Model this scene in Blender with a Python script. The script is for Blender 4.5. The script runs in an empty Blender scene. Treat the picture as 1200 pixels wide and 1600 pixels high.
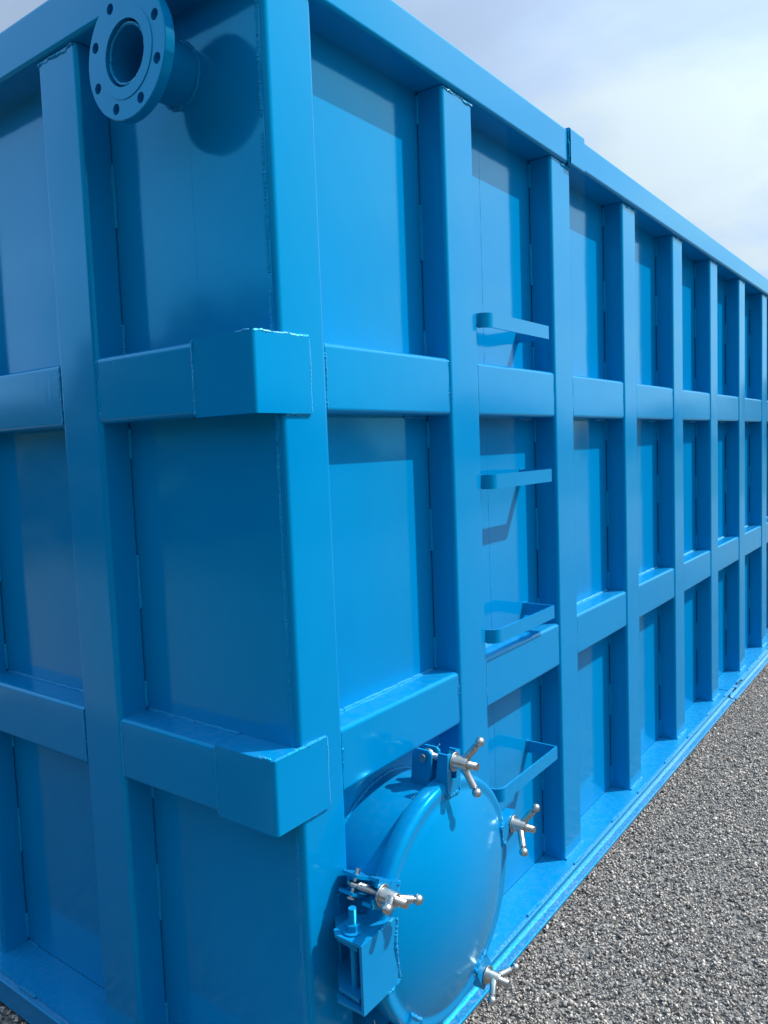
import bpy, bmesh, math, random
import numpy as np
from mathutils import Vector, Matrix

S = bpy.context.scene
COL = S.collection
PI = math.pi
GZ = 1.412                                  # camera height above the gravel (m)

# ------------------------------------------------------------------ camera
cam_d = bpy.data.cameras.new('camera')
cam = bpy.data.objects.new('camera', cam_d)
COL.objects.link(cam)
yaw, pit, rol = math.radians(36.85644), math.radians(4.65398), math.radians(-2.18335)
F = Vector((math.cos(yaw)*math.cos(pit), math.sin(yaw)*math.cos(pit), -math.sin(pit)))
Rt = Vector((math.sin(yaw), -math.cos(yaw), 0))
U = Rt.cross(F)
R2 = math.cos(rol)*Rt + math.sin(rol)*U
U2 = -math.sin(rol)*Rt + math.cos(rol)*U
M = Matrix((R2, U2, -F)).transposed().to_4x4()
M.translation = Vector((0, -1.0, GZ))
cam.matrix_world = M
cam_d.sensor_fit = 'VERTICAL'
cam_d.sensor_height = 36
cam_d.lens = 1215.18/1600*36
cam_d.clip_start = 0.02
cam_d.clip_end = 3000
S.camera = cam

# ------------------------------------------------------------------ light and sky
SUN = Vector((1.0, -1.0, 1.62)).normalized()
sun_d = bpy.data.lights.new('sun', 'SUN')
sun_d.energy = 5.0
sun_d.angle = math.radians(0.55)
sun_d.color = (1.0, 0.955, 0.89)
sun = bpy.data.objects.new('sun', sun_d)
COL.objects.link(sun)
sun.rotation_euler = SUN.to_track_quat('Z', 'Y').to_euler()
sun.location = (6, -6, 10)

world = bpy.data.worlds.new('World')
S.world = world
world.use_nodes = True
wn = world.node_tree
wn.nodes.clear()
def N(nt, typ, **kw):
    n = nt.nodes.new(typ)
    for k, v in kw.items():
        if k.startswith('i_'):
            n.inputs[k[2:].replace('_', ' ')].default_value = v
        else:
            setattr(n, k, v)
    return n
L = wn.links.new
sky = N(wn, 'ShaderNodeTexSky', sky_type='NISHITA')
sky.sun_disc = False
sky.sun_elevation = math.asin(SUN.z)
sky.sun_rotation = math.atan2(SUN.x, SUN.y)
sky.air_density = 1.0
sky.dust_density = 1.6
sky.ozone_density = 1.0
SKY_K = 0.10
CLOUD_W = 2.8
bg1 = N(wn, 'ShaderNodeBackground')
bg1.inputs['Strength'].default_value = SKY_K
L(sky.outputs[0], bg1.inputs['Color'])
# a thin deck of cloud on a plane above the yard
tc = N(wn, 'ShaderNodeTexCoord')
sep = N(wn, 'ShaderNodeSeparateXYZ'); L(tc.outputs['Generated'], sep.inputs[0])
zmax = N(wn, 'ShaderNodeMath', operation='MAXIMUM'); L(sep.outputs['Z'], zmax.inputs[0]); zmax.inputs[1].default_value = 0.0
zadd = N(wn, 'ShaderNodeMath', operation='ADD'); L(zmax.outputs[0], zadd.inputs[0]); zadd.inputs[1].default_value = 0.12
dx = N(wn, 'ShaderNodeMath', operation='DIVIDE'); L(sep.outputs['X'], dx.inputs[0]); L(zadd.outputs[0], dx.inputs[1])
dy = N(wn, 'ShaderNodeMath', operation='DIVIDE'); L(sep.outputs['Y'], dy.inputs[0]); L(zadd.outputs[0], dy.inputs[1])
cmb = N(wn, 'ShaderNodeCombineXYZ'); L(dx.outputs[0], cmb.inputs[0]); L(dy.outputs[0], cmb.inputs[1])
ns = N(wn, 'ShaderNodeTexNoise', noise_dimensions='4D'); L(cmb.outputs[0], ns.inputs['Vector'])
ns.inputs['W'].default_value = CLOUD_W
ns.inputs['Scale'].default_value = 1.35
ns.inputs['Detail'].default_value = 9
ns.inputs['Roughness'].default_value = 0.52
ns.inputs['Distortion'].default_value = 0.35
rmp = N(wn, 'ShaderNodeValToRGB'); L(ns.outputs['Fac'], rmp.inputs[0])
rmp.color_ramp.elements[0].position = 0.33; rmp.color_ramp.elements[0].color = (0.62, 0.62, 0.62, 1)
rmp.color_ramp.elements[1].position = 0.62; rmp.color_ramp.elements[1].color = (1, 1, 1, 1)
# haze thickens the deck towards the horizon
hz = N(wn, 'ShaderNodeMapRange'); L(sep.outputs['Z'], hz.inputs['Value'])
hz.inputs['From Min'].default_value = 0.0; hz.inputs['From Max'].default_value = 0.55
hz.inputs['To Min'].default_value = 0.75; hz.inputs['To Max'].default_value = 0.0
mx = N(wn, 'ShaderNodeMath', operation='MAXIMUM'); L(rmp.outputs[0], mx.inputs[0]); L(hz.outputs[0], mx.inputs[1])
bg2 = N(wn, 'ShaderNodeBackground')
bg2.inputs['Color'].default_value = (0.77, 0.875, 1.0, 1)
CLOUD = 0.87
GLOW = 2.5
# denser cloud is a little brighter and whiter
crl = N(wn, 'ShaderNodeValToRGB'); L(ns.outputs['Fac'], crl.inputs[0])
crl.color_ramp.elements[0].position = 0.43; crl.color_ramp.elements[0].color = (0.44, 0.575, 0.775, 1)
crl.color_ramp.elements[1].position = 0.565; crl.color_ramp.elements[1].color = (0.495, 0.60, 0.675, 1)
# thin cloud scatters forward: the deck is brighter round the sun
dt = N(wn, 'ShaderNodeVectorMath', operation='DOT_PRODUCT'); L(tc.outputs['Generated'], dt.inputs[0]); dt.inputs[1].default_value = SUN
d0 = N(wn, 'ShaderNodeMath', operation='MAXIMUM'); L(dt.outputs['Value'], d0.inputs[0]); d0.inputs[1].default_value = 0.0
d1 = N(wn, 'ShaderNodeMath', operation='POWER'); L(d0.outputs[0], d1.inputs[0]); d1.inputs[1].default_value = 3.0
d2 = N(wn, 'ShaderNodeMath', operation='MULTIPLY_ADD'); L(d1.outputs[0], d2.inputs[0]); d2.inputs[1].default_value = GLOW; d2.inputs[2].default_value = CLOUD
# added gain: brightens the unseen western sky that the end plate mirrors
w0 = N(wn, 'ShaderNodeVectorMath', operation='DOT_PRODUCT'); L(tc.outputs['Generated'], w0.inputs[0]); w0.inputs[1].default_value = Vector((-0.55, 0.78, 0.30)).normalized()
w1 = N(wn, 'ShaderNodeMapRange', interpolation_type='SMOOTHSTEP'); L(w0.outputs['Value'], w1.inputs['Value'])
w1.inputs['From Min'].default_value = 0.55; w1.inputs['From Max'].default_value = 0.97; w1.inputs['To Max'].default_value = 0.75
w2 = N(wn, 'ShaderNodeMath', operation='ADD'); L(d2.outputs[0], w2.inputs[0]); L(w1.outputs[0], w2.inputs[1])
L(w2.outputs[0], bg2.inputs['Strength'])
# where the deck thins to clear blue
w3 = N(wn, 'ShaderNodeMapRange'); L(w0.outputs['Value'], w3.inputs['Value'])
w3.inputs['From Min'].default_value = 0.55; w3.inputs['From Max'].default_value = 0.9; w3.inputs['To Max'].default_value = 0.85
wc = N(wn, 'ShaderNodeMix', data_type='RGBA'); L(w3.outputs[0], wc.inputs[0]); L(crl.outputs[0], wc.inputs[6]); wc.inputs[7].default_value = (0.33, 0.60, 1.06, 1)
L(wc.outputs[2], bg2.inputs['Color'])
mixw = N(wn, 'ShaderNodeMixShader'); L(mx.outputs[0], mixw.inputs[0]); L(bg1.outputs[0], mixw.inputs[1]); L(bg2.outputs[0], mixw.inputs[2])
wo = N(wn, 'ShaderNodeOutputWorld'); L(mixw.outputs[0], wo.inputs['Surface'])

S.view_settings.view_transform = 'Standard'
S.view_settings.look = 'None'
S.view_settings.gamma = 1
S.view_settings.exposure = 0.25
S.cycles.max_bounces = 8
S.cycles.diffuse_bounces = 4
S.cycles.glossy_bounces = 4
S.cycles.sample_clamp_indirect = 6.0
S.cycles.use_denoising = True

# ------------------------------------------------------------------ materials
def newmat(name):
    m = bpy.data.materials.new(name)
    m.use_nodes = True
    nt = m.node_tree
    nt.nodes.clear()
    out = N(nt, 'ShaderNodeOutputMaterial')
    b = N(nt, 'ShaderNodeBsdfPrincipled')
    nt.links.new(b.outputs[0], out.inputs['Surface'])
    return m, nt, b

def noise(nt, vec, scale, detail=3, rough=0.5, dist=0.0):
    n = N(nt, 'ShaderNodeTexNoise')
    n.inputs['Scale'].default_value = scale
    n.inputs['Detail'].default_value = detail
    n.inputs['Roughness'].default_value = rough
    n.inputs['Distortion'].default_value = dist
    nt.links.new(vec, n.inputs['Vector'])
    return n

def maprange(nt, val, a, b, c, d):
    n = N(nt, 'ShaderNodeMapRange')
    nt.links.new(val, n.inputs['Value'])
    for k, v in zip(('From Min', 'From Max', 'To Min', 'To Max'), (a, b, c, d)):
        n.inputs[k].default_value = v
    return n

def math2(nt, op, a, b):
    n = N(nt, 'ShaderNodeMath', operation=op)
    for i, v in enumerate((a, b)):
        if isinstance(v, (int, float)):
            n.inputs[i].default_value = v
        else:
            nt.links.new(v, n.inputs[i])
    return n

def mixc(nt, fac, a, b):
    n = N(nt, 'ShaderNodeMix', data_type='RGBA')
    if isinstance(fac, (int, float)):
        n.inputs[0].default_value = fac
    else:
        nt.links.new(fac, n.inputs[0])
    for i, v in ((6, a), (7, b)):
        if isinstance(v, tuple):
            n.inputs[i].default_value = v
        else:
            nt.links.new(v, n.inputs[i])
    return n

BLUE = (0.0, 0.196, 0.455, 1)
DUST = (0.38, 0.42, 0.44, 1)
RUST = (0.20, 0.085, 0.03, 1)

def paint(name, rough=0.15, wave=1.0, dust_top=0.35, dust_all=0.0, streak=0.0, rust=0.0, dirt_low=0.0, grain=55):
    m, nt, b = newmat(name)
    lk = nt.links.new
    geo = N(nt, 'ShaderNodeNewGeometry')
    pos = geo.outputs['Position']
    big = noise(nt, pos, 1.7, 4, 0.55)
    fine = noise(nt, pos, grain, 5, 0.6)
    # slight tone drift of the sprayed coat
    hue = N(nt, 'ShaderNodeHueSaturation')
    hue.inputs['Color'].default_value = BLUE
    v = maprange(nt, big.outputs['Fac'], 0.3, 0.7, 0.95, 1.04)
    lk(v.outputs[0], hue.inputs['Value'])
    col = hue.outputs[0]
    # dust lying on upward faces, blown into patches
    sepn = N(nt, 'ShaderNodeSeparateXYZ'); lk(geo.outputs['Normal'], sepn.inputs[0])
    up = maprange(nt, sepn.outputs['Z'], 0.55, 0.95, 0.0, 1.0)
    pat = maprange(nt, fine.outputs['Fac'], 0.42, 0.72, 0.0, 1.0)
    bigp = maprange(nt, big.outputs['Fac'], 0.35, 0.7, 0.3, 1.0)
    d1 = math2(nt, 'MULTIPLY', up.outputs[0], pat.outputs[0])
    d2 = math2(nt, 'MULTIPLY', d1.outputs[0], bigp.outputs[0])
    d3 = math2(nt, 'MULTIPLY', d2.outputs[0], dust_top)
    dust = d3
    if dust_all > 0:
        med = noise(nt, pos, 9, 6, 0.65)
        a1 = maprange(nt, med.outputs['Fac'], 0.38, 0.75, 0.0, dust_all)
        dust = math2(nt, 'MAXIMUM', d3.outputs[0], a1.outputs[0])
    if dirt_low > 0:
        sp = N(nt, 'ShaderNodeSeparateXYZ'); lk(pos, sp.inputs[0])
        lo = maprange(nt, sp.outputs['Z'], 0.09, 0.42, dirt_low, 0.0)
        p2 = maprange(nt, fine.outputs['Fac'], 0.35, 0.7, 0.15, 1.0)
        l2 = math2(nt, 'MULTIPLY', lo.outputs[0], p2.outputs[0])
        dust = math2(nt, 'MAXIMUM', dust.outputs[0], l2.outputs[0])
    mc = mixc(nt, dust.outputs[0], col, DUST)
    col = mc.outputs[2]
    # pin-head specks in the paint
    vor = N(nt, 'ShaderNodeTexVoronoi'); vor.inputs['Scale'].default_value = 14.0
    lk(pos, vor.inputs['Vector'])
    sc = maprange(nt, vor.outputs['Distance'], 0.018, 0.032, 1.0, 0.0)
    gate = N(nt, 'ShaderNodeSeparateColor'); lk(vor.outputs['Color'], gate.inputs[0])
    g1 = math2(nt, 'GREATER_THAN', gate.outputs[0], 0.80)
    sm = math2(nt, 'MULTIPLY', sc.outputs[0], g1.outputs[0])
    s3 = math2(nt, 'MULTIPLY', sm.outputs[0], 0.75)
    mc2 = mixc(nt, s3.outputs[0], col, (0.01, 0.04, 0.09, 1))
    col = mc2.outputs[2]
    mps = N(nt, 'ShaderNodeMapping'); mps.inputs['Rotation'].default_value = (0.3, 0.5, 0.9); mps.inputs['Scale'].default_value = (7, 95, 60)
    lk(pos, mps.inputs['Vector'])
    scn = noise(nt, mps.outputs[0], 1.0, 2, 0.5)
    sc1 = maprange(nt, scn.outputs['Fac'], 0.795, 0.83, 0.0, 0.45)
    mcs = mixc(nt, sc1.outputs[0], col, (0.20, 0.42, 0.60, 1))
    col = mcs.outputs[2]
    if rust > 0:
        rn = noise(nt, pos, 6.5, 6, 0.7)
        rf = noise(nt, pos, 120, 4, 0.6)
        spy = N(nt, 'ShaderNodeSeparateXYZ'); lk(pos, spy.inputs[0])
        near = maprange(nt, spy.outputs['Y'], 0.035, 0.075, -0.35, 0.16)
        lim = maprange(nt, spy.outputs['Y'], 0.080, 0.090, 0.0, -0.6)
        rs0 = math2(nt, 'ADD', rn.outputs['Fac'], near.outputs[0])
        rs_ = math2(nt, 'ADD', rs0.outputs[0], lim.outputs[0])
        r1 = maprange(nt, rs_.outputs[0], 0.66, 0.76, 0.0, 1.0)
        r2 = maprange(nt, rf.outputs['Fac'], 0.4, 0.6, 0.0, rust)
        r3 = math2(nt, 'MULTIPLY', r1.outputs[0], r2.outputs[0])
        mc3 = mixc(nt, r3.outputs[0], col, RUST)
        col = mc3.outputs[2]
    lk(col, b.inputs['Base Color'])
    rr = maprange(nt, fine.outputs['Fac'], 0.3, 0.7, rough*0.9, rough*1.15)
    rd = math2(nt, 'MULTIPLY', dust.outputs[0], 0.55)
    ra = math2(nt, 'ADD', rr.outputs[0], rd.outputs[0])
    lk(ra.outputs[0], b.inputs['Roughness'])
    # height: plate waviness, orange peel, runs
    wv = noise(nt, pos, 2.6, 2, 0.5)
    pe = noise(nt, pos, 260, 2, 0.5)
    b1 = N(nt, 'ShaderNodeBump'); b1.inputs['Strength'].default_value = 1.0
    b1.inputs['Distance'].default_value = 0.0022*wave
    lk(wv.outputs['Fac'], b1.inputs['Height'])
    b2 = N(nt, 'ShaderNodeBump'); b2.inputs['Strength'].default_value = 1.0
    b2.inputs['Distance'].default_value = 0.00004
    lk(pe.outputs['Fac'], b2.inputs['Height']); lk(b1.outputs[0], b2.inputs['Normal'])
    last = b2
    if streak > 0:
        mp = N(nt, 'ShaderNodeMapping'); mp.inputs['Scale'].default_value = (90, 90, 2.2)
        lk(pos, mp.inputs['Vector'])
        st = noise(nt, mp.outputs[0], 1.0, 3, 0.6)
        b3 = N(nt, 'ShaderNodeBump'); b3.inputs['Strength'].default_value = 1.0
        b3.inputs['Distance'].default_value = 0.0004*streak
        lk(st.outputs['Fac'], b3.inputs['Height']); lk(b2.outputs[0], b3.inputs['Normal'])
        last = b3
    lk(last.outputs[0], b.inputs['Normal'])
    # the gloss of the coat is a separate layer: bluish straight on, paler at a glancing angle
    b.inputs['Specular IOR Level'].default_value = 0.0
    fr = N(nt, 'ShaderNodeFresnel')
    io = maprange(nt, geo.outputs['Backfacing'], 0, 1, 1.62, 1/1.62); lk(io.outputs[0], fr.inputs['IOR'])
    lk(last.outputs[0], fr.inputs['Normal'])
    ft = maprange(nt, fr.outputs[0], 0.066, 0.115, 0.0, 1.0)
    gc_ = mixc(nt, ft.outputs[0], (0.05, 0.86, 1.0, 1), (0.60, 0.95, 1.0, 1))
    gl = N(nt, 'ShaderNodeBsdfGlossy')
    lk(gc_.outputs[2], gl.inputs['Color']); lk(ra.outputs[0], gl.inputs['Roughness']); lk(last.outputs[0], gl.inputs['Normal'])
    ms = N(nt, 'ShaderNodeMixShader')
    lk(fr.outputs[0], ms.inputs[0]); lk(b.outputs[0], ms.inputs[1]); lk(gl.outputs[0], ms.inputs[2])
    out = [n for n in nt.nodes if n.type == 'OUTPUT_MATERIAL'][0]
    lk(ms.outputs[0], out.inputs['Surface'])
    return m

P_SKIN = paint('blue_paint_plate', 0.095, 1.6)
P_TUBE = paint('blue_paint_tube', 0.11, 0.5, 0.10)
P_BEAM = paint('blue_paint_beam', 0.12, 0.5, 0.10, streak=0.4)
P_LID = paint('blue_paint_lid', 0.19, 0.3, 0.03)
P_SKID = paint('blue_paint_skid', 0.32, 0.3, 0.55, dust_all=0.02, grain=150)
P_LEDGE = paint('blue_paint_ledge', 0.26, 0.5, 0.05, rust=0.8)
P_WELD = paint('blue_paint_weld', 0.45, 0.0, 0.25)

def metal(name, col, rough):
    m, nt, b = newmat(name)
    geo = N(nt, 'ShaderNodeNewGeometry')
    n1 = noise(nt, geo.outputs['Position'], 60, 5, 0.65)
    n2 = noise(nt, geo.outputs['Position'], 400, 3, 0.6)
    c = mixc(nt, n1.outputs['Fac'], col, tuple(x*0.62 for x in col[:3]) + (1,))
    nt.links.new(c.outputs[2], b.inputs['Base Color'])
    b.inputs['Metallic'].default_value = 1.0
    r = maprange(nt, n2.outputs['Fac'], 0.3, 0.7, rough*0.75, rough*1.35)
    nt.links.new(r.outputs[0], b.inputs['Roughness'])
    bu = N(nt, 'ShaderNodeBump'); bu.inputs['Distance'].default_value = 0.0004
    nt.links.new(n1.outputs['Fac'], bu.inputs['Height'])
    nt.links.new(bu.outputs[0], b.inputs['Normal'])
    return m
ZINC = metal('zinc_plated_steel', (0.60, 0.60, 0.585, 1), 0.31)

m_st, nt, b = newmat('crushed_grey_stone')
geo = N(nt, 'ShaderNodeNewGeometry')
rp = N(nt, 'ShaderNodeValToRGB')
nt.links.new(geo.outputs['Random Per Island'], rp.inputs[0])
cr = rp.color_ramp
cr.elements[0].position = 0.0; cr.elements[0].color = (0.138, 0.128, 0.121, 1)
cr.elements[1].position = 1.0; cr.elements[1].color = (0.552, 0.511, 0.474, 1)
for p, c in ((0.25, (0.256, 0.24, 0.229, 1)), (0.55, (0.374, 0.35, 0.325, 1)), (0.80, (0.47, 0.414, 0.361, 1)), (0.88, (0.569, 0.511, 0.451, 1))):
    e = cr.elements.new(p); e.color = c
n1 = noise(nt, geo.outputs['Position'], 220, 4, 0.65)
v = maprange(nt, n1.outputs['Fac'], 0.3, 0.7, 0.72, 1.25)
hs = N(nt, 'ShaderNodeHueSaturation'); nt.links.new(rp.outputs[0], hs.inputs['Color']); nt.links.new(v.outputs[0], hs.inputs['Value'])
nt.links.new(hs.outputs[0], b.inputs['Base Color'])
b.inputs['Roughness'].default_value = 0.85
bu = N(nt, 'ShaderNodeBump'); bu.inputs['Distance'].default_value = 0.0015
nt.links.new(n1.outputs['Fac'], bu.inputs['Height']); nt.links.new(bu.outputs[0], b.inputs['Normal'])
M_STONE = m_st

m_gr, nt, b = newmat('gravel_ground')
geo = N(nt, 'ShaderNodeNewGeometry')
vo = N(nt, 'ShaderNodeTexVoronoi'); vo.inputs['Scale'].default_value = 85
nt.links.new(geo.outputs['Position'], vo.inputs['Vector'])
vr = N(nt, 'ShaderNodeSeparateColor'); nt.links.new(vo.outputs['Color'], vr.inputs[0])
rp = N(nt, 'ShaderNodeValToRGB'); nt.links.new(vr.outputs[0], rp.inputs[0])
rp.color_ramp.elements[0].color = (0.05, 0.049, 0.047, 1); rp.color_ramp.elements[1].color = (0.24, 0.233, 0.223, 1)
# grass takes over where the gravel yard ends
sp = N(nt, 'ShaderNodeSeparateXYZ'); nt.links.new(geo.outputs['Position'], sp.inputs[0])
ln = N(nt, 'ShaderNodeVectorMath', operation='LENGTH'); nt.links.new(geo.outputs['Position'], ln.inputs[0])
bn = noise(nt, geo.outputs['Position'], 0.25, 5, 0.6)
la = math2(nt, 'MULTIPLY', bn.outputs['Fac'], 8.0)
lb = math2(nt, 'ADD', ln.outputs['Value'], la.outputs[0])
gy = math2(nt, 'MULTIPLY', sp.outputs['Y'], -1.0)
gx = math2(nt, 'MULTIPLY', sp.outputs['X'], -1.0)
gxa = math2(nt, 'ADD', gx.outputs[0], 3.5)
gmx = math2(nt, 'MAXIMUM', gy.outputs[0], gxa.outputs[0])
gna = math2(nt, 'MULTIPLY', bn.outputs['Fac'], 2.0)
gnb = math2(nt, 'ADD', gmx.outputs[0], gna.outputs[0])
gm1 = maprange(nt, gnb.outputs[0], 7.6, 8.6, 0, 1)
gm2 = maprange(nt, lb.outputs[0], 22, 25, 0, 1)
gm = math2(nt, 'MAXIMUM', gm1.outputs[0], gm2.outputs[0])
gn = noise(nt, geo.outputs['Position'], 3.0, 6, 0.7)
gc = mixc(nt, gn.outputs['Fac'], (0.025, 0.045, 0.012, 1), (0.085, 0.10, 0.035, 1))
mc = mixc(nt, gm.outputs[0], rp.outputs[0], gc.outputs[2])
nt.links.new(mc.outputs[2], b.inputs['Base Color'])
b.inputs['Roughness'].default_value = 0.9
bu = N(nt, 'ShaderNodeBump'); bu.inputs['Distance'].default_value = 0.008; bu.invert = True
nt.links.new(vo.outputs['Distance'], bu.inputs['Height']); nt.links.new(bu.outputs[0], b.inputs['Normal'])
M_GROUND = m_gr

m_lf, nt, b = newmat('tree_leaves')
geo = N(nt, 'ShaderNodeNewGeometry')
c = mixc(nt, geo.outputs['Random Per Island'], (0.022, 0.042, 0.014, 1), (0.075, 0.11, 0.035, 1))
nt.links.new(c.outputs[2], b.inputs['Base Color'])
b.inputs['Roughness'].default_value = 0.6
M_LEAF = m_lf

# ------------------------------------------------------------------ mesh builder
class MB:
    def __init__(self):
        self.v = []; self.f = []; self.m = []
    def add(self, verts, faces, mi=0):
        o = len(self.v)
        self.v += [(float(p[0]), float(p[1]), float(p[2])) for p in verts]
        self.f += [tuple(i+o for i in fc) for fc in faces]
        self.m += [mi]*len(faces)
        return self
    def extrude(self, prof, axis, a, b, mi=0, close=True):
        """closed 2-D profile swept from a to b along axis; profile coordinates are the two other axes in order"""
        n = len(prof); vs = []
        for t in (a, b):
            for p, q in prof:
                vs.append({'x': (t, p, q), 'y': (p, t, q), 'z': (p, q, t)}[axis])
        fs = [(i, (i+1) % n, n+(i+1) % n, n+i) for i in range(n)]
        if close:
            fs += [tuple(range(n-1, -1, -1)), tuple(range(n, 2*n))]
        return self.add(vs, fs, mi)
    def box(self, x0, x1, y0, y1, z0, z1, mi=0):
        return self.extrude([(x0, y0), (x1, y0), (x1, y1), (x0, y1)], 'z', z0, z1, mi)
    def rtube(self, axis, a, b, p0, p1, q0, q1, r=0.011, seg=5, mi=0, rr=None):
        prof = []
        rr = rr or (r, r, r, r)
        for s, r in enumerate(rr):
            cx = p1-r if s in (0, 3) else p0+r
            cy = q1-r if s in (0, 1) else q0+r
            for k in range(seg+1):
                t = (s + k/seg)*PI/2
                prof.append((cx+r*math.cos(t), cy+r*math.sin(t)))
        return self.extrude(prof, axis, a, b, mi)
    def lathe(self, prof, center, axis, seg=48, mi=0, closed=False):
        """prof: list of (radius, position along axis)"""
        rings = []; vs = []; fs = []
        for r, h in prof:
            if r < 1e-6:
                rings.append([len(vs)]); vs.append(self._ax(axis, center, 0, 0, h))
            else:
                ids = []
                for k in range(seg):
                    t = 2*PI*k/seg
                    ids.append(len(vs)); vs.append(self._ax(axis, center, r*math.cos(t), r*math.sin(t), h))
                rings.append(ids)
        pairs = list(zip(rings[:-1], rings[1:]))
        if closed: pairs.append((rings[-1], rings[0]))
        for A, B in pairs:
            for k in range(seg):
                k2 = (k+1) % seg
                if len(A) == 1 and len(B) == 1: continue
                if len(A) == 1: fs.append((A[0], B[k], B[k2]))
                elif len(B) == 1: fs.append((A[k], B[0], A[k2]))
                else: fs.append((A[k], B[k], B[k2], A[k2]))
        return self.add(vs, fs, mi)
    @staticmethod
    def _ax(axis, c, p, q, h):
        return {'x': (h, c[0]+p, c[1]+q), 'y': (c[0]+p, h, c[1]+q), 'z': (c[0]+p, c[1]+q, h)}[axis]
    def tube(self, pts, rad, seg=10, mi=0, cap=True):
        pts = [Vector(p) for p in pts]
        rad = rad if isinstance(rad, (list, tuple)) else [rad]*len(pts)
        vs = []; fs = []; prev = None
        for i, p in enumerate(pts):
            d = (pts[min(i+1, len(pts)-1)] - pts[max(i-1, 0)]).normalized()
            if prev is None:
                up = Vector((0, 0, 1)) if abs(d.z) < 0.9 else Vector((1, 0, 0))
                a = d.cross(up).normalized()
            else:
                a = (prev - d*prev.dot(d)).normalized()
            prev = a; c = d.cross(a)
            for k in range(seg):
                t = 2*PI*k/seg
                vs.append(p + (a*math.cos(t) + c*math.sin(t))*rad[i])
        for i in range(len(pts)-1):
            for k in range(seg):
                k2 = (k+1) % seg
                fs.append((i*seg+k, i*seg+k2, (i+1)*seg+k2, (i+1)*seg+k))
        if cap:
            fs.append(tuple(range(seg-1, -1, -1)))
            fs.append(tuple(range((len(pts)-1)*seg, len(pts)*seg)))
        return self.add(vs, fs, mi)
    def plate(self, pts, offset, mi=0):
        """planar polygon given thickness by an offset vector"""
        pts = [Vector(p) for p in pts]; o = Vector(offset); n = len(pts)
        fs = [tuple(range(n-1, -1, -1)), tuple(range(n, 2*n))] + [(i, (i+1) % n, n+(i+1) % n, n+i) for i in range(n)]
        return self.add(pts + [p+o for p in pts], fs, mi)
    def weld(self, a, b, r=0.0042, mi=1, step=0.0021, wob=0.0008):
        """a rippled weld bead from a to b (a list of points makes a path)"""
        pts = [Vector(a), Vector(b)] if not isinstance(a, list) else [Vector(p) for p in a]
        if isinstance(a, list): r = b if b else r
        if isinstance(a, list): mi = 1
        out = []; rad = []; ph = rnd.random()*6; ln = 0
        for p, q in zip(pts[:-1], pts[1:]):
            n = max(2, int((q-p).length/step))
            for k in range(n + (1 if q is pts[-1] else 0)):
                t = p.lerp(q, k/n)
                ln += step
                out.append(t + Vector([rnd.gauss(0, wob*0.35) for _ in range(3)]) + Vector((math.sin(ln*90+ph), math.cos(ln*77+ph), math.sin(ln*110)))*wob*0.5)
                rip = 0.88 + 0.15*abs(math.sin(ln*420+ph)) + rnd.gauss(0, 0.045) + 0.10*math.sin(ln*60+ph)
                rad.append(r*max(0.4, rip))
        rad[0] *= 0.6; rad[-1] *= 0.6
        return self.tube(out, rad, 6, mi)
    def build(self, name, mats, parent=None, angle=38, wn=True, orient=True):
        me = bpy.data.meshes.new(name)
        me.from_pydata(self.v, [], self.f)
        mats = mats if isinstance(mats, (list, tuple)) else [mats]
        for m in mats: me.materials.append(m)
        if len(mats) > 1:
            me.polygons.foreach_set('material_index', [min(i, len(mats)-1) for i in self.m])
        if orient:
            bm = bmesh.new(); bm.from_mesh(me)
            bmesh.ops.recalc_face_normals(bm, faces=bm.faces)
            bm.to_mesh(me); bm.free()
        me.shade_smooth()
        me.set_sharp_from_angle(angle=math.radians(angle))
        o = bpy.data.objects.new(name, me)
        COL.objects.link(o)
        if parent is not None:
            o.parent = parent
            off = Vector((0, 0, 0)); p = parent
            while p is not None:
                off += p.location; p = p.parent
            o.location = -off
        if wn:
            md = o.modifiers.new('weighted_normals', 'WEIGHTED_NORMAL')
            md.keep_sharp = True
        return o

def bore(o, cutters):
    """cut holes for good: the result is baked into the mesh"""
    tmp = []
    for cb in cutters:
        c = cb.build('cutter', P_TUBE, None, wn=False)
        c.location = (0, 0, 0); tmp.append(c)
    loc, par = o.location.copy(), o.parent
    o.parent = None; o.location = (0, 0, 0)
    for c in tmp:
        md = o.modifiers.new('hole', 'BOOLEAN'); md.object = c; md.operation = 'DIFFERENCE'; md.solver = 'EXACT'
    bpy.context.view_layer.update()
    dg = bpy.context.evaluated_depsgraph_get()
    me = bpy.data.meshes.new_from_object(o.evaluated_get(dg))
    o.modifiers.clear(); o.data = me
    me.shade_smooth(); me.set_sharp_from_angle(angle=math.radians(35))
    o.parent = par; o.location = loc
    for c in tmp: bpy.data.objects.remove(c)

rnd = random.Random(11)
def Z(z): return z + GZ

# ------------------------------------------------------------------ the storage tank
SEAM = 0.212
XE, XS = 0.965, 1.037        # outer plane of the end ribs, end plate
YS = 0.073                   # side plate (ribs stand at y = 0)
ZB, ZR = Z(-1.330), Z(0.847) # floor ledge, underside of the top rail
XL, YW = 8.30, 2.286         # far end of the side, width of the end
GAP = 0.0022

tank = bpy.data.objects.new('storage_tank', None)
tank.location = (XS, 0, 0)
tank.empty_display_size = 0.3
COL.objects.link(tank)
tank['label'] = 'bright blue steel tank with welded ribs, ladder rungs and round hatch on grey gravel'
tank['category'] = 'storage tank'

UB = (Z(0.074), Z(0.212))
LB = (Z(-0.698), Z(-0.562))
NB = 11
ribs_x = [(1.622+0.6*k, 1.763+0.6*k) for k in range(NB)]
ribs_y = [(0.461, 0.603), (1.073, 1.215), (1.685, 1.827)]
PX = (1.0385, 1.168)         # corner post

# plates
m = MB()
m.extrude([(1.150, YS), (XL, YS), (XL, YS+0.006), (1.150, YS+0.006)], 'z', ZB, Z(0.90))
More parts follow.
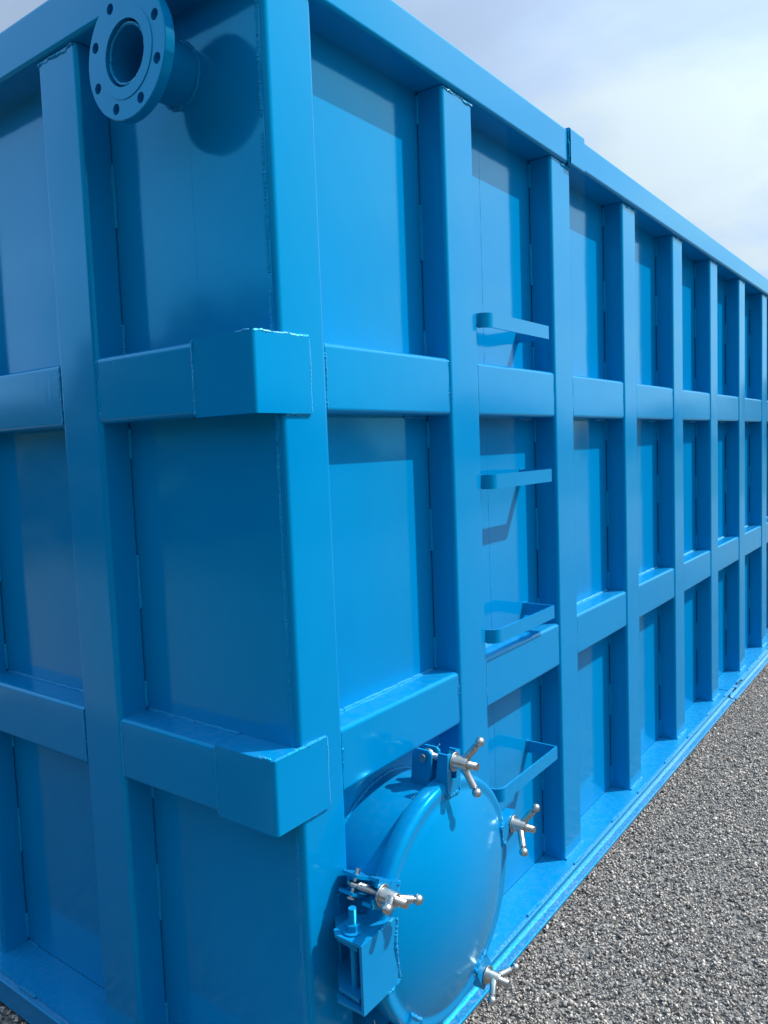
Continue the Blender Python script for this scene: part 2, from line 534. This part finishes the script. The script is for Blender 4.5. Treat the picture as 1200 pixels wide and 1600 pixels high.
# a vertical butt seam and its ground-down bead
m.weld((1.921, YS+0.0004, ZB+0.01), (1.921, YS+0.0004, Z(0.88)), 0.0009, 0, 0.004, 0.0003)
m.build('wall_panel', P_SKIN, tank)
end_panel = MB().extrude([(XS, 0.010), (XS+0.006, 0.010), (XS+0.006, YW-0.010), (XS, YW-0.010)], 'z', ZB, Z(0.90)).build('wall_panel', P_SKIN, tank, wn=False)
for a, lo, hi in ((SEAM, UB[1], Z(0.84)),):
    MB().weld((XS+0.0002, a, lo), (XS+0.0002, a, hi), 0.0006, 0, 0.004, 0.0001).build('weld_seam', P_SKIN, end_panel, wn=False)
m = MB(); m.box(1.15, XL, YW-YS-0.006, YW-YS, ZB, Z(0.90)); m.build('wall_panel', P_SKIN, tank)
m = MB(); m.box(XL-0.006, XL, YS+0.007, YW-YS-0.008, ZB, Z(0.90)); m.build('wall_panel', P_SKIN, tank)
m = MB(); m.box(1.05, XL-0.01, 0.08, YW-0.08, Z(0.905), Z(0.911)); m.build('roof_plate', P_SKIN, tank)

# corner posts
def post(x0, x1, y0, y1, near=False):
    m = MB()
    m.rtube('z', ZB+0.0005, ZR-0.0005, x0, x1, y0, y1, 0.012)
    if near:
        # seam bead where the end plate meets the post
        z = ZB+0.02
        while z < ZR-0.03:
            ln = rnd.uniform(0.18, 0.42)
            m.weld((XS+0.0022, 0.0165, z), (XS+0.0022, 0.0165, min(z+ln, ZR-0.02)), 0.0046, 1, 0.0024, 0.0010)
            z += ln + rnd.uniform(0.004, 0.03)
    m.build('corner_post', [P_TUBE, P_WELD], tank)
post(PX[0], PX[1], 0.0, YS-0.001, True)
post(PX[0], PX[1], YW-YS+0.001, YW)
post(XL-0.13, XL, 0.0, YS-0.001)
post(XL-0.13, XL, YW-YS+0.001, YW)

def stitches(m, f, side='both'):
    """short stitch welds down the corner between a rib and the plate"""
    for lo, hi in ((UB[1], ZR), (LB[1], UB[0]), (ZB, LB[0])):
        h = hi-lo
        for c, l in ((hi-rnd.uniform(0.03, 0.045), 0.075), (lo+h*rnd.uniform(0.44, 0.56), 0.12), (lo+rnd.uniform(0.03, 0.045), 0.07)):
            l *= rnd.uniform(0.85, 1.2)
            f(max(lo+0.002, c-l/2), min(hi-0.002, c+l/2))

# ribs of the long side
for k, (x0, x1) in enumerate(ribs_x):
    m = MB()
    m.rtube('z', ZB+0.0005, ZR-0.002, x0, x1, 0.0, YS-GAP, rr=(0.0015, 0.0015, 0.011, 0.011))
    stitches(m, lambda a, b: m.weld((x0-0.0012, YS-0.002, a), (x0-0.0012, YS-0.002, b), 0.0052, 1))
    # bead under the rail, a little ragged
    m.weld([(x0+0.004+t*(x1-x0-0.006), 0.0005+0.002*rnd.random(), ZR-0.004-0.0055*rnd.random()) for t in [i/9 for i in range(10)]], 0.0034, 1, wob=0.0016)
    # bead at the foot
    m.weld((x0+0.004, -0.002, ZB+0.0015), (x1+0.004, -0.002, ZB+0.0015), 0.0042, 1)
    m.build('rib', [P_TUBE, P_WELD], tank)
# ribs of the end
for k, (y0, y1) in enumerate(ribs_y):
    m = MB()
    m.rtube('z', ZB+0.0005, ZR-0.002, XE, XS-GAP, y0, y1, rr=(0.0015, 0.011, 0.011, 0.0015))
    stitches(m, lambda a, b: m.weld((XS-0.002, y0-0.0012, a), (XS-0.002, y0-0.0012, b), 0.0050, 1))
    m.weld([(XE+0.0005, y0+0.004+t*(y1-y0-0.008), ZR-0.004-0.006*rnd.random()) for t in [i/9 for i in range(10)]], 0.0032, 1, wob=0.0016)
    m.build('rib', [P_TUBE, P_WELD], tank)

# horizontal beams of the long side
spans = [(PX[1], ribs_x[0][0])] + [(ribs_x[k][1], ribs_x[k+1][0]) for k in range(NB-1)] + [(ribs_x[-1][1], XL-0.13)]
for lv, (z0, z1) in enumerate((LB, UB)):
    for k, (x0, x1) in enumerate(spans):
        m = MB()
        m.rtube('x', x0+0.0005, x1-0.0005, 0.004, YS-0.0006, z0, z1, rr=(0.0015, 0.011, 0.011, 0.0015))
        for xx in (x0+0.001, x1-0.001):
            m.weld((xx, 0.0070, z0+0.007), (xx, 0.0070, z1-0.007), 0.0040, 1, 0.0024, 0.0010)
        if lv == 0:
            m.weld((x0+0.004, YS-0.001, z1+0.001), (x1-0.012, YS-0.001, z1+0.001), 0.0036, 1)
        else:
            m.weld((x1-0.10, YS-0.001, z0-0.001), (x1-0.006, YS-0.001, z0-0.001), 0.0036, 1)
        m.build('beam', [P_BEAM, P_WELD], tank)
# horizontal beams of the end
yspans = [(0.153, ribs_y[0][0]), (ribs_y[0][1], ribs_y[1][0]), (ribs_y[1][1], ribs_y[2][0]), (ribs_y[2][1], YW-0.153)]
for lv, (z0, z1) in enumerate((LB, UB)):
    for k, (y0, y1) in enumerate(yspans):
        m = MB()
        m.rtube('y', y0+0.0005, y1-0.0005, XE+0.001, XS-0.0006, z0, z1, rr=(0.0015, 0.011, 0.011, 0.0015))
        ys = [y1-0.001] + ([y0+0.001] if k else [])
        for yy in ys:
            m.weld((XE+0.002, yy, z0+0.007), (XE+0.002, yy, z1-0.007), 0.0028, 1, 0.0024, 0.0014)
        if lv == 0:
            m.weld((XS-0.001, y0+0.006, z1+0.001), (XS-0.001, y1-0.006, z1+0.001), 0.0032, 1)
        m.build('beam', [P_BEAM, P_WELD], tank)
    # plate shoe that carries the end beam round the corner onto the post
    m = MB()
    zz0, zz1 = z0-0.003, z1+0.003
    r = 0.009; cx, cy = XE-0.0005+r, -0.006+r
    arc = [(cx+r*math.cos(t), cy+r*math.sin(t)) for t in [PI+PI/2*i/6 for i in range(7)]]
    prof = [(XE-0.0005, 0.1535)] + arc + [(1.112, -0.006), (1.112, -0.0004), (XS-0.0008, -0.0004), (XS-0.0008, 0.1535)]
    m.extrude(prof, 'z', zz0, zz1)
    def jag(p, q, n=14, a=0.0022):
        p, q = Vector(p), Vector(q)
        return [p.lerp(q, i/n) + Vector((0, rnd.gauss(0, a*0.3), rnd.gauss(0, a*0.4))) for i in range(n+1)]
    m.weld(jag((XE+0.004, -0.0025, zz1-0.0012), (1.113, -0.0025, zz1-0.0004), a=0.0014), 0.0036, 1, wob=0.0012)
    m.weld(jag((1.0405, -0.001, zz0), (1.113, -0.001, zz0), a=0.0014), 0.0040, 1, wob=0.0012)
    m.weld((1.1128, -0.0012, zz0+0.001), (1.1128, -0.0012, zz1-0.001), 0.0046, 1, wob=0.0006)
    m.weld(jag((XE+0.002, 0.003, zz1), (XE+0.003, 0.04, zz1)), 0.0030, 1, wob=0.0014)
    m.weld((XE-0.0002, 0.1537, zz0+0.003), (XE-0.0002, 0.1537, zz1-0.002), 0.0018 if lv == 0 else 0.0030, 1, wob=0.0011)
    m.build('corner_shoe', [P_TUBE, P_WELD], tank)

# top rails
m = MB(); m.rtube('x', 0.955, 2.3245, -0.010, 0.092, ZR, Z(0.951), 0.010); m.build('top_rail', P_TUBE, tank)
m = MB()
m.rtube('x', 2.330, XL+0.01, -0.0175, 0.092, Z(0.8465), Z(0.9425), 0.010)
m.rtube('x', 2.330, 2.437, -0.0185, 0.094, Z(0.8430), Z(0.9545), 0.008)
m.weld([(2.327, -0.014+0.002*rnd.random(), z) for z in [ZR-0.004+(Z(0.948)-ZR+0.004)*i/11 for i in range(12)]], 0.0026, 1, wob=0.0012)
m.build('top_rail', [P_TUBE, P_WELD], tank)
m = MB(); m.rtube('y', 0.0925, YW+0.01, 0.955, 1.057, ZR, Z(0.951), 0.010); m.build('top_rail', P_TUBE, tank)
m = MB(); m.rtube('x', 1.06, XL, YW-0.092, YW+0.010, ZR, Z(0.951), 0.010); m.build('top_rail', P_TUBE, tank)

# floor ledge: plate lying on the skid
XJ = 4.235
m = MB()
m.plate([(0.926, -0.027, ZB-0.008), (XJ, -0.027, ZB-0.008), (XJ, YS-0.001, ZB-0.008), (XS-0.001, YS-0.001, ZB-0.008), (XS-0.001, YW, ZB-0.008), (0.926, YW, ZB-0.008)], (0, 0, 0.008))
m.plate([(XJ+0.010, -0.027, ZB-0.008), (XL+0.03, -0.027, ZB-0.008), (XL+0.03, YS-0.001, ZB-0.008), (XJ+0.010, YS-0.001, ZB-0.008)], (0, 0, 0.008))
x = 1.30
while x < XL-0.3:
    ln = rnd.uniform(0.07, 0.10)
    m.weld((x, -0.0285, ZB-0.0045), (x+ln, -0.0285, ZB-0.0045), 0.0036, 1)
    x += rnd.choice((0.30, 0.33, 0.27))
y = 0.18
while y < YW-0.2:
    m.weld((0.9245, y, ZB-0.004), (0.9245, y+0.075, ZB-0.004), 0.0040, 1); y += 0.33
y = 1.055
m.weld((XS-0.003, 1.02, ZB+0.001), (XS-0.003, 1.068, ZB+0.001), 0.0035, 1)
m.build('floor_ledge', [P_LEDGE, P_WELD], tank)

# skid: I-section runner under the ledge
def runner(x0, x1, dy=0.0, notch=None):
    m = MB()
    zt, zb = ZB-0.0085, 0.002
    y0, y1 = -0.037+dy, 0.05+dy
    seg = [(x0, x1)] if not notch else [(x0, notch[0]), (notch[1], x1)]
    for a, b_ in seg: m.rtube('x', a, b_, y0, y1, zt-0.007, zt, 0.0022, 3)
    m.rtube('x', x0, x1, y0-0.002, y1, zb, zb+0.009, 0.003, 3)
    yw = -0.006+dy
    if notch:
        m.box(x0, notch[0], yw, yw+0.008, zb+0.0085, zt-0.0065); m.box(notch[1], x1, yw, yw+0.008, zb+0.0085, zt-0.0065)
        m.box(notch[0]-0.004, notch[1]+0.004, yw+0.035, yw+0.043, zb+0.0085, zt-0.0065)
    else:
        m.box(x0, x1, yw, yw+0.008, zb+0.0085, zt-0.0065)
    # fillet at the web foot
    m.extrude([(yw+0.001, zb+0.008), (yw+0.001, zb+0.020), (yw-0.003, zb+0.0125), (yw-0.012, zb+0.0085)], 'x', x0+0.001, x1-0.001)
    m.build('skid_runner', P_SKID, tank)
runner(0.95, 4.335)
runner(4.345, XL, -0.006, (4.39, 4.50))
m = MB()
zt, zb = ZB-0.0085, 0.002
m.rtube('y', -0.034, YW, 0.911, 0.948, zt-0.009, zt, 0.003, 3)
m.box(0.917, 0.925, -0.033, YW-0.001, zb, zt-0.0088)
m.rtube('y', -0.034, YW, 0.9165, 0.948, zb-0.0005, zb+0.0085, 0.003, 3)
m.build('skid_runner', P_SKID, tank)

# ladder rungs: flat bar bent to a U, right leg on the plate, left end on the rib
for zt in (Z(0.334), Z(-0.0775), Z(-0.484), Z(-0.916)):
    m = MB()
    t = 0.006
    # outside line of the bar in plan
    P = [(1.7625, 0.0015), (1.7655, -0.012), (1.776, -0.024), (1.792, -0.029), (2.121, -0.029), (2.127, -0.024), (2.127, YS-0.0005)]
    Q = [(1.7685, 0.0015), (1.7710, -0.009), (1.779, -0.019), (1.793, -0.023), (2.119, -0.023), (2.121, -0.021), (2.121, YS-0.0005)]
    n = len(P); z0 = zt-0.037
    vs = []; fs = []
    for i in range(n):
        vs += [(P[i][0], P[i][1], z0), (P[i][0], P[i][1], zt), (Q[i][0], Q[i][1], zt), (Q[i][0], Q[i][1], z0)]
    for i in range(n-1):
        a, c = 4*i, 4*i+4
        for k in range(4): fs.append((a+k, a+(k+1) % 4, c+(k+1) % 4, c+k))
    fs += [(0, 1, 2, 3), tuple(4*(n-1)+k for k in (3, 2, 1, 0))]
    m.add(vs, fs)
    m.weld((2.1195, YS-0.002, z0), (2.1195, YS-0.002, zt+0.002), 0.0035, 1)
    m.weld((2.1285, YS-0.002, z0), (2.1285, YS-0.002, zt+0.002), 0.0035, 1)
    m.weld((1.7640, 0.002, z0+0.002), (1.7640, 0.002, zt+0.001), 0.0030, 1)
    m.build('ladder_rung', [P_TUBE, P_WELD], tank)

# pipe nozzle with its bolted flange, high on the end
FC = (0.232, Z(0.731))
m = MB()
m.lathe([(0.057, XS-0.001), (0.057, 0.930), (0.0525, 0.920), (0.0505, 0.926), (0.0505, XS+0.10)], FC, 'x', 64)
pts = [(XS-0.001, FC[0]+0.0585*math.cos(t), FC[1]+0.0585*math.sin(t)) for t in np.linspace(0, 2*PI, 60)]
m.weld(pts, 0.0042, 1, wob=0.0016)
pts = [(0.9215, FC[0]+0.0515*math.cos(t), FC[1]+0.0515*math.sin(t)) for t in np.linspace(0, 2*PI, 50)]
m.weld(pts, 0.0030, 1, wob=0.0009)
nozzle = m.build('pipe_nozzle', [P_TUBE, P_WELD], tank)
m = MB()
m.lathe([(0.0575, 0.937), (0.113, 0.937), (0.1145, 0.9355), (0.1145, 0.9170), (0.113, 0.9155), (0.0790, 0.9155), (0.0785, 0.9138), (0.0575, 0.9138)], FC, 'x', 96, closed=True)
fl = m.build('flange', P_TUBE, nozzle, wn=False)
cut = []
for k in range(8):
    t = PI/8 + k*PI/4
    cut.append(MB().lathe([(0, 0.90), (0.0098, 0.90), (0.0098, 0.95), (0, 0.95)], (FC[0]+0.0955*math.cos(t), FC[1]+0.0955*math.sin(t)), 'x', 24))
bore(fl, cut)
bore(end_panel, [MB().lathe([(0, 0.99), (0.0503, 0.99), (0.0503, 1.09), (0, 1.09)], FC, 'x', 48)])

# ------------------------------------------------------------------ manway: neck, domed lid, swing clamps, hinge
HC = (1.394, Z(-1.003))
m = MB()
m.lathe([(0.246, YS-0.0005), (0.246, -0.066), (0.236, -0.070), (0.236, YS+0.05)], HC, 'y', 96)
pts = [(HC[0]+0.2475*math.cos(t), YS-0.002, HC[1]+0.2475*math.sin(t)) for t in np.linspace(PI*0.12, PI*0.88, 120)]
m.weld(pts, 0.0045, 1, 0.003)
m.build('manway_neck', [P_LID, P_WELD], tank, wn=False)
m = MB()
RL = 0.267
prof = [(RL-0.010, -0.066), (RL-0.002, -0.064), (RL, -0.067), (RL, -0.090)]
for i in range(1, 8):                        # rolled knuckle
    t = PI/2*i/7
    prof.append((RL-0.014+0.014*math.cos(t), -0.090-0.0135*math.sin(t)))
prof += [(0.246, -0.1028), (0.240, -0.1020), (0.235, -0.1026), (0.230, -0.1050)]
for i in range(1, 15):                       # shallow dish
    r = 0.230*(1-i/14)
    prof.append((r, -0.1050-0.046*(1-(r/0.230)**2)))
prof += [(0.0, -0.1475), (0.20, -0.092), (RL-0.012, -0.080)]
m.lathe(prof[:-3], HC, 'y', 128)
lid = m.build('manway_lid', [P_LID, P_WELD], tank, angle=60, wn=False)

def ring_pt(ang, r, y):
    return Vector((HC[0]+r*math.cos(ang), y, HC[1]+r*math.sin(ang)))

RC = 0.292
YN = -0.106                                   # face the nut washer sits on
def local(ang, mb):
    """maps clamp coordinates (radial, y, tangential) onto the lid at this angle"""
    er = Vector((math.cos(ang), 0, math.sin(ang))); et = Vector((-math.sin(ang), 0, math.cos(ang)))
    base = Vector((HC[0], 0, HC[1]))
    return lambda p: base + er*p[0] + et*p[2] + Vector((0, p[1], 0))

def clamp(ang, h1, h2, rc=0.292):
    er = Vector((math.cos(ang), 0, math.sin(ang))); et = Vector((-math.sin(ang), 0, math.cos(ang)))
    f = local(ang, None)
    # fixed clevis: two cheeks on the neck
    m = MB()
    for s in (-1, 1):
        c = s*0.0165
        prof = [(0.2405, -0.004), (rc+0.008, -0.008), (rc+0.017, -0.018), (rc+0.017, -0.050), (rc+0.010, -0.058), (0.272, -0.058), (0.2405, -0.046)]
        m.plate([f((r, y, c-0.003)) for r, y in prof], et*0.006)
    ck = m.build('clamp_clevis', P_LID, tank, wn=False)
    # pivot pin
    m = MB()
    m.tube([f((rc, -0.038, -0.030)), f((rc, -0.038, 0.026))], 0.0055, 14)
    m.tube([f((rc, -0.038, 0.0235)), f((rc, -0.038, 0.0275))], 0.0095, 18)
    m.tube([f((rc, -0.038, -0.0265)), f((rc+0.010, -0.042, -0.0275)), f((rc+0.020, -0.050, -0.029))], 0.0014, 6)
    m.tube([f((rc, -0.038, -0.0265)), f((rc-0.010, -0.036, -0.0275)), f((rc-0.018, -0.030, -0.029))], 0.0014, 6)
    m.build('pivot_pin', ZINC, ck, wn=False)
    # eye bolt
    m = MB()
    eye = []
    for k in range(21):
        t = 2*PI*k/20
        eye.append(f((rc+0.0105*math.cos(t), -0.038+0.0105*math.sin(t), 0.0)))
    m.tube(eye, 0.0055, 10, cap=False)
    # threaded shank
    n = 90; y0, y1 = -0.049, -0.166
    pts = [f((rc, y0+(y1-y0)*i/n, 0)) for i in range(n+1)]
    m.tube(pts, [0.0079+0.0005*math.cos(i*PI) for i in range(n+1)], 16)
    m.tube([f((rc, -0.058, 0)), f((rc, -0.072, 0))], [0.0085, 0.0075], 12)
    m.build('eye_bolt', ZINC, ck, wn=False)
    # lid lug: bent plate with a slot for the bolt
    m = MB()
    t = 0.006; w = 0.027
    for s in (-1, 1):
        # two prongs of the slotted face
        a, b_ = (0.0110, w) if s > 0 else (-w, -0.0110)
        m.plate([f((0.268, YN, a)), f((rc+0.020, YN, a)), f((rc+0.020, YN, b_)), f((0.268, YN, b_))], (0, t, 0))
        # side cheeks folded back, running down onto the lid rim
        c = s*(w-0.0005)
        prof = [(rc+0.020, YN+0.0005), (rc+0.020, YN+0.026), (0.2665, YN+0.030), (0.2665, YN+0.016), (0.240, YN+0.003), (0.240, YN-0.004), (0.258, YN+0.0005)]
        m.plate([f((r, y, c)) for r, y in prof], et*(-s*0.006))
    m.plate([f((0.238, YN-0.001, -w)), f((0.269, YN-0.001, -w)), f((0.269, YN-0.001, w)), f((0.238, YN-0.001, w))], (0, t, 0))
    m.weld([f((0.237, YN+0.001, -w)), f((0.237, YN+0.001, w))], 0.0042, 1, wob=0.0018)
    m.weld([f((0.240, YN+0.002, w+0.001)), f((0.266, YN+0.016, w+0.001))], 0.0036, 1, wob=0.0014)
    m.build('lug', [P_LID, P_WELD], lid, wn=False)
    # wing nut
    m = MB()
    m.lathe([(0.008, YN-0.0003), (0.0208, YN-0.0003), (0.0213, YN-0.0015), (0.0213, YN-0.0035), (0.0206, YN-0.0042), (0.0155, YN-0.0042), (0.0150, YN-0.0052), (0.0145, YN-0.034), (0.0128, YN-0.0365), (0.0080, YN-0.0365)], (f((rc, 0, 0)).x, f((rc, 0, 0)).z), 'y', 32)
    m.build('wing_nut', ZINC, ck, wn=False)
    hub = f((rc, YN-0.020, 0))
    for h in (h1, h2):
        if h is None: continue
        d = Vector(h) - hub; ln = d.length; d.normalize()
        m = MB()
        q = [0.010, 0.030, ln-0.026, ln-0.022, ln-0.0215]
        pts = [hub+d*s_ for s_ in q]; rad = [0.0088, 0.0080, 0.0080, 0.0084, 0.0072]
        # ball end
        for i in range(9):
            a = -PI/2*0.75 + (PI*0.875)*i/8
            pts.append(hub+d*(ln-0.0095+0.0106*math.sin(a))); rad.append(max(0.0004, 0.0106*math.cos(a)))
        m.tube(pts, rad, 16)
        m.build('handle', ZINC, ck, angle=50, wn=False)

PHI = lambda d: math.radians(d)
def pix(x, y, Y):
    """not used for placement of copies: gives the measured end of a handle at depth Y"""
    r = F*1215.18 + R2*(x-600) - U2*(y-800)
    t = (Y+1.0)/r.y
    return Vector((0, -1, GZ)) + r*t
clamp(PHI(86), pix(754, 1154, -0.165), pix(748, 1245, -0.165), 0.309)
clamp(PHI(10.5), pix(841, 1258, -0.165), pix(819, 1337, -0.165))
clamp(PHI(-62), pix(810, 1509, -0.160), pix(768, 1568, -0.160))
clamp(PHI(151.5), pix(660, 1406, -0.165), pix(604, 1422, -0.178))
hb = ring_pt(PHI(229), RC, -0.165)
clamp(PHI(229), hb + Vector((0.06, 0, -0.045)), hb + Vector((-0.055, 0, 0.05)))

# hinge beside the lid
HX0, HX1, HZ0, HZ1, HY = 1.058, 1.172, Z(-1.060), Z(-0.922), -0.116
m = MB()
t = 0.006
m.plate([(HX0, HY, HZ0), (HX1-0.004, HY, HZ0), (HX1+0.004, HY, HZ0+0.012), (HX1-0.004, HY, Z(-0.99)), (HX1-0.006, HY, HZ1), (HX0, HY, HZ1)], (0, t, 0))
for zz in (HZ0, HZ1-t):
    m.plate([(HX0+0.001, HY+t-0.0005, zz), (HX0+0.001, -0.050, zz), (HX0+0.012, -0.038, zz), (HX0+0.075, -0.038, zz), (1.150, -0.072, zz), (1.162, HY+t-0.0005, zz)], (0, 0, t))
pts = [(HX1-0.003+0.005*math.sin(z*40), HY+0.001, z) for z in np.linspace(HZ0+0.01, HZ1-0.004, 20)]
m.weld(pts, 0.0040, 1, wob=0.0015)
m.weld([(HX0+0.06, HY+0.001, HZ1-0.001), (1.165, HY+0.004, HZ1+0.001)], 0.0032, 1, wob=0.0022)
m.weld([(HX1-0.045, HY+0.003, HZ0+0.003), (HX1-0.030, HY+0.002, HZ0-0.004), (HX1+0.002, HY+0.002, HZ0+0.008)], 0.0042, 1, wob=0.0015)
m.build('hinge_bracket', [P_LID, P_WELD], lid, wn=False)
PXH, PYH = HX0+0.030, -0.072
m = MB()
for zz in (HZ0+0.016, HZ1-0.020):
    m.plate([(HX0+0.006, -0.100, zz), (HX0+0.055, -0.100, zz), (1.150, -0.050, zz), (1.152, 0.020, zz), (1.148, 0.030, zz), (HX0+0.012, -0.045, zz)], (0, 0, 0.008))
m.plate([(1.125, 0.0005-0.006, HZ0-0.03), (1.172, -0.0055, HZ0-0.03), (1.172, -0.0055, HZ1+0.03), (1.125, -0.0055, HZ1+0.03)], (0, 0.0053, 0))
hinge = m.build('hinge_strap', [P_LID, P_WELD], tank, wn=False)
m = MB()
n = 60
m.tube([(PXH, PYH, HZ0-0.012), (PXH, PYH, HZ1+0.004)], 0.0078, 18)
pts = [(PXH, PYH, HZ1+0.004+0.042*i/n) for i in range(n+1)]
m.tube(pts, [0.0074+0.0004*math.cos(i*PI) for i in range(n+1)], 16)
m.lathe([(0.0078, HZ1+0.0005), (0.0215, HZ1+0.0005), (0.0215, HZ1+0.0035), (0.0078, HZ1+0.0035)], (PXH, PYH), 'z', 28)
m.lathe([(0.0076, HZ1+0.0037), (0.0140, HZ1+0.0037), (0.0140, HZ1+0.0150), (0.0125, HZ1+0.0165), (0.0076, HZ1+0.0165)], (PXH, PYH), 'z', 6)
m.lathe([(0.0, HZ0-0.014), (0.013, HZ0-0.013), (0.0135, HZ0-0.005), (0.0078, HZ0-0.0005)], (PXH, PYH), 'z', 6)
m.build('hinge_bolt', P_LID, hinge, wn=False, angle=30)

# ------------------------------------------------------------------ the ground
def struct(o, kind, label, cat):
    o['kind'] = kind; o['label'] = label; o['category'] = cat
    return o
m = MB()
m.add([(-600, -600, -0.010), (600, -600, -0.010), (600, 600, -0.010), (-600, 600, -0.010)], [(0, 1, 2, 3)])
struct(m.build('ground', M_GROUND, None, wn=False), 'structure', 'grey gravel yard running out into rough grass', 'ground')

# loose crushed stone around the tank: angular chips, scattered as one mass
rs = np.random.RandomState(5)
def chips(nv):
    out = []
    for k in range(nv):
        bm = bmesh.new()
        d = rs.normal(size=(11, 3)); d /= np.linalg.norm(d, axis=1)[:, None]
        d *= rs.uniform(0.72, 1.0, (11, 1)); d *= np.array([1.0, rs.uniform(0.62, 0.95), rs.uniform(0.45, 0.8)])
        for p in d: bm.verts.new(p)
        r = bmesh.ops.convex_hull(bm, input=bm.verts)
        bmesh.ops.delete(bm, geom=[g for g in r['geom_interior'] if isinstance(g, bmesh.types.BMVert)], context='VERTS')
        bmesh.ops.triangulate(bm, faces=bm.faces)
        bm.verts.ensure_lookup_table(); bm.verts.index_update()
        out.append((np.array([v.co[:] for v in bm.verts], dtype=np.float32), np.array([[v.index for v in f.verts] for f in bm.faces], dtype=np.int32)))
        bm.free()
    return out
variants = chips(24)
def scatter():
    P = []
    def area(x0, x1, y0, y1, dens, lo, hi):
        n = int((x1-x0)*(y1-y0)*dens)
        x = rs.uniform(x0, x1, n); y = rs.uniform(y0, y1, n)
        r = np.exp(rs.uniform(np.log(lo), np.log(hi), n))
        P.append(np.stack([x, y, r], 1))
    area(1.0, 6.6, -1.15, -0.032, 17000, 0.0028, 0.0074)
    area(1.0, 6.6, -1.15, -0.032, 600, 0.0070, 0.0115)
    area(0.2, 1.0, -1.15, 2.4, 6500, 0.005, 0.0115)
    # thinning out away from the tank
    n0 = len(P)
    area(-0.6, 9.5, -4.2, -1.15, 5200, 0.004, 0.0100)
    area(6.6, 9.5, -1.15, -0.032, 6000, 0.004, 0.0090)
    area(-0.8, 0.2, -1.15, 2.4, 4200, 0.004, 0.0100)
    for k in range(n0, len(P)):
        q = P[k]
        d = np.maximum(np.maximum((-1.15-q[:, 1])/3.0, (q[:, 0]-6.6)/2.9), (0.2-q[:, 0])/1.0)
        P[k] = q[rs.uniform(0, 1, len(q)) > np.clip(d, 0, 1)]
    return np.concatenate(P)
P = scatter()
# keep clear of the runners
keep = ~((P[:, 0] > 0.914) & (P[:, 1] > -0.040))
P = P[keep]
NVS = []; NFS = []; off = 0
which = rs.randint(0, len(variants), len(P))
for k, (vv, ff) in enumerate(variants):
    sel = P[which == k]; n = len(sel)
    if n == 0: continue
    q = rs.normal(size=(n, 4)); q[:, 1:3] *= 0.35; q /= np.linalg.norm(q, axis=1)[:, None]
    # mostly turned about the vertical, tilted a little
    w, x, y, z = q[:, 0], q[:, 1], q[:, 2], q[:, 3]
    Rm = np.stack([1-2*(y*y+z*z), 2*(x*y-z*w), 2*(x*z+y*w), 2*(x*y+z*w), 1-2*(x*x+z*z), 2*(y*z-x*w), 2*(x*z-y*w), 2*(y*z+x*w), 1-2*(x*x+y*y)], 1).reshape(n, 3, 3)
    V = np.einsum('nij,vj->nvi', Rm, vv)*sel[:, None, 2:3]
    V[:, :, 0] += sel[:, None, 0]; V[:, :, 1] += sel[:, None, 1]
    V[:, :, 2] += (rs.uniform(-0.010, 0.0030, n) + sel[:, 2]*0.15)[:, None]
    NVS.append(V.reshape(-1, 3))
    NFS.append((ff[None] + (np.arange(n)*len(vv))[:, None, None] + off).reshape(-1, 3))
    off += n*len(vv)
NV = np.concatenate(NVS).astype(np.float32); NF = np.concatenate(NFS).astype(np.int32)
me = bpy.data.meshes.new('gravel')
me.vertices.add(len(NV)); me.vertices.foreach_set('co', NV.ravel())
me.loops.add(NF.size); me.loops.foreach_set('vertex_index', NF.ravel())
me.polygons.add(len(NF)); me.polygons.foreach_set('loop_start', np.arange(0, NF.size, 3, dtype=np.int32))
me.polygons.foreach_set('loop_total', np.full(len(NF), 3, dtype=np.int32))
me.update(calc_edges=True)
me.materials.append(M_STONE)
og = bpy.data.objects.new('gravel', me); COL.objects.link(og)
struct(og, 'stuff', 'loose angular grey crushed stone spread along the foot of the tank', 'gravel')

# far tree belt across the yard (it shows only as a dark band mirrored in the paint)
V = []; Fq = []
for k in range(96):
    if k < 66:
        a = math.radians(rnd.uniform(-175, 20)); d = rnd.uniform(48, 62)
        h = rnd.uniform(3.2, 6.0); w = rnd.uniform(2.2, 3.6)
    else:
        deg = rnd.uniform(98, 200); a = math.radians(deg); d = rnd.uniform(13, 17)
        h = (2.0 + 3.2*min(1, max(0, (deg-116)/26)))*rnd.uniform(0.85, 1.12); w = rnd.uniform(1.3, 1.9)
    cx, cy = 2+d*math.cos(a), d*math.sin(a)
    for j in range(260 if k < 66 else 900):
        while True:
            p = Vector((rnd.uniform(-1, 1), rnd.uniform(-1, 1), rnd.uniform(-1, 1)))
            if p.length < 1: break
        c = Vector((cx+p.x*w, cy+p.y*w, max(0.1, h*0.5+p.z*h*0.5)))
        s_ = rnd.uniform(0.25, 0.5) if k < 66 else rnd.uniform(0.15, 0.32)
        u = Vector((rnd.gauss(0, 1), rnd.gauss(0, 1), rnd.gauss(0, 1))).normalized(); v_ = u.orthogonal().normalized()
        o = len(V); V += [c+u*s_, c+v_*s_*0.6, c-u*s_, c-v_*s_*0.6]; Fq.append((o, o+1, o+2, o+3))
me = bpy.data.meshes.new('tree_belt'); me.from_pydata([tuple(p) for p in V], [], Fq); me.materials.append(M_LEAF)
ot = bpy.data.objects.new('tree_belt', me); COL.objects.link(ot)
struct(ot, 'stuff', 'dark green belt of trees along the far side of the yard', 'trees')
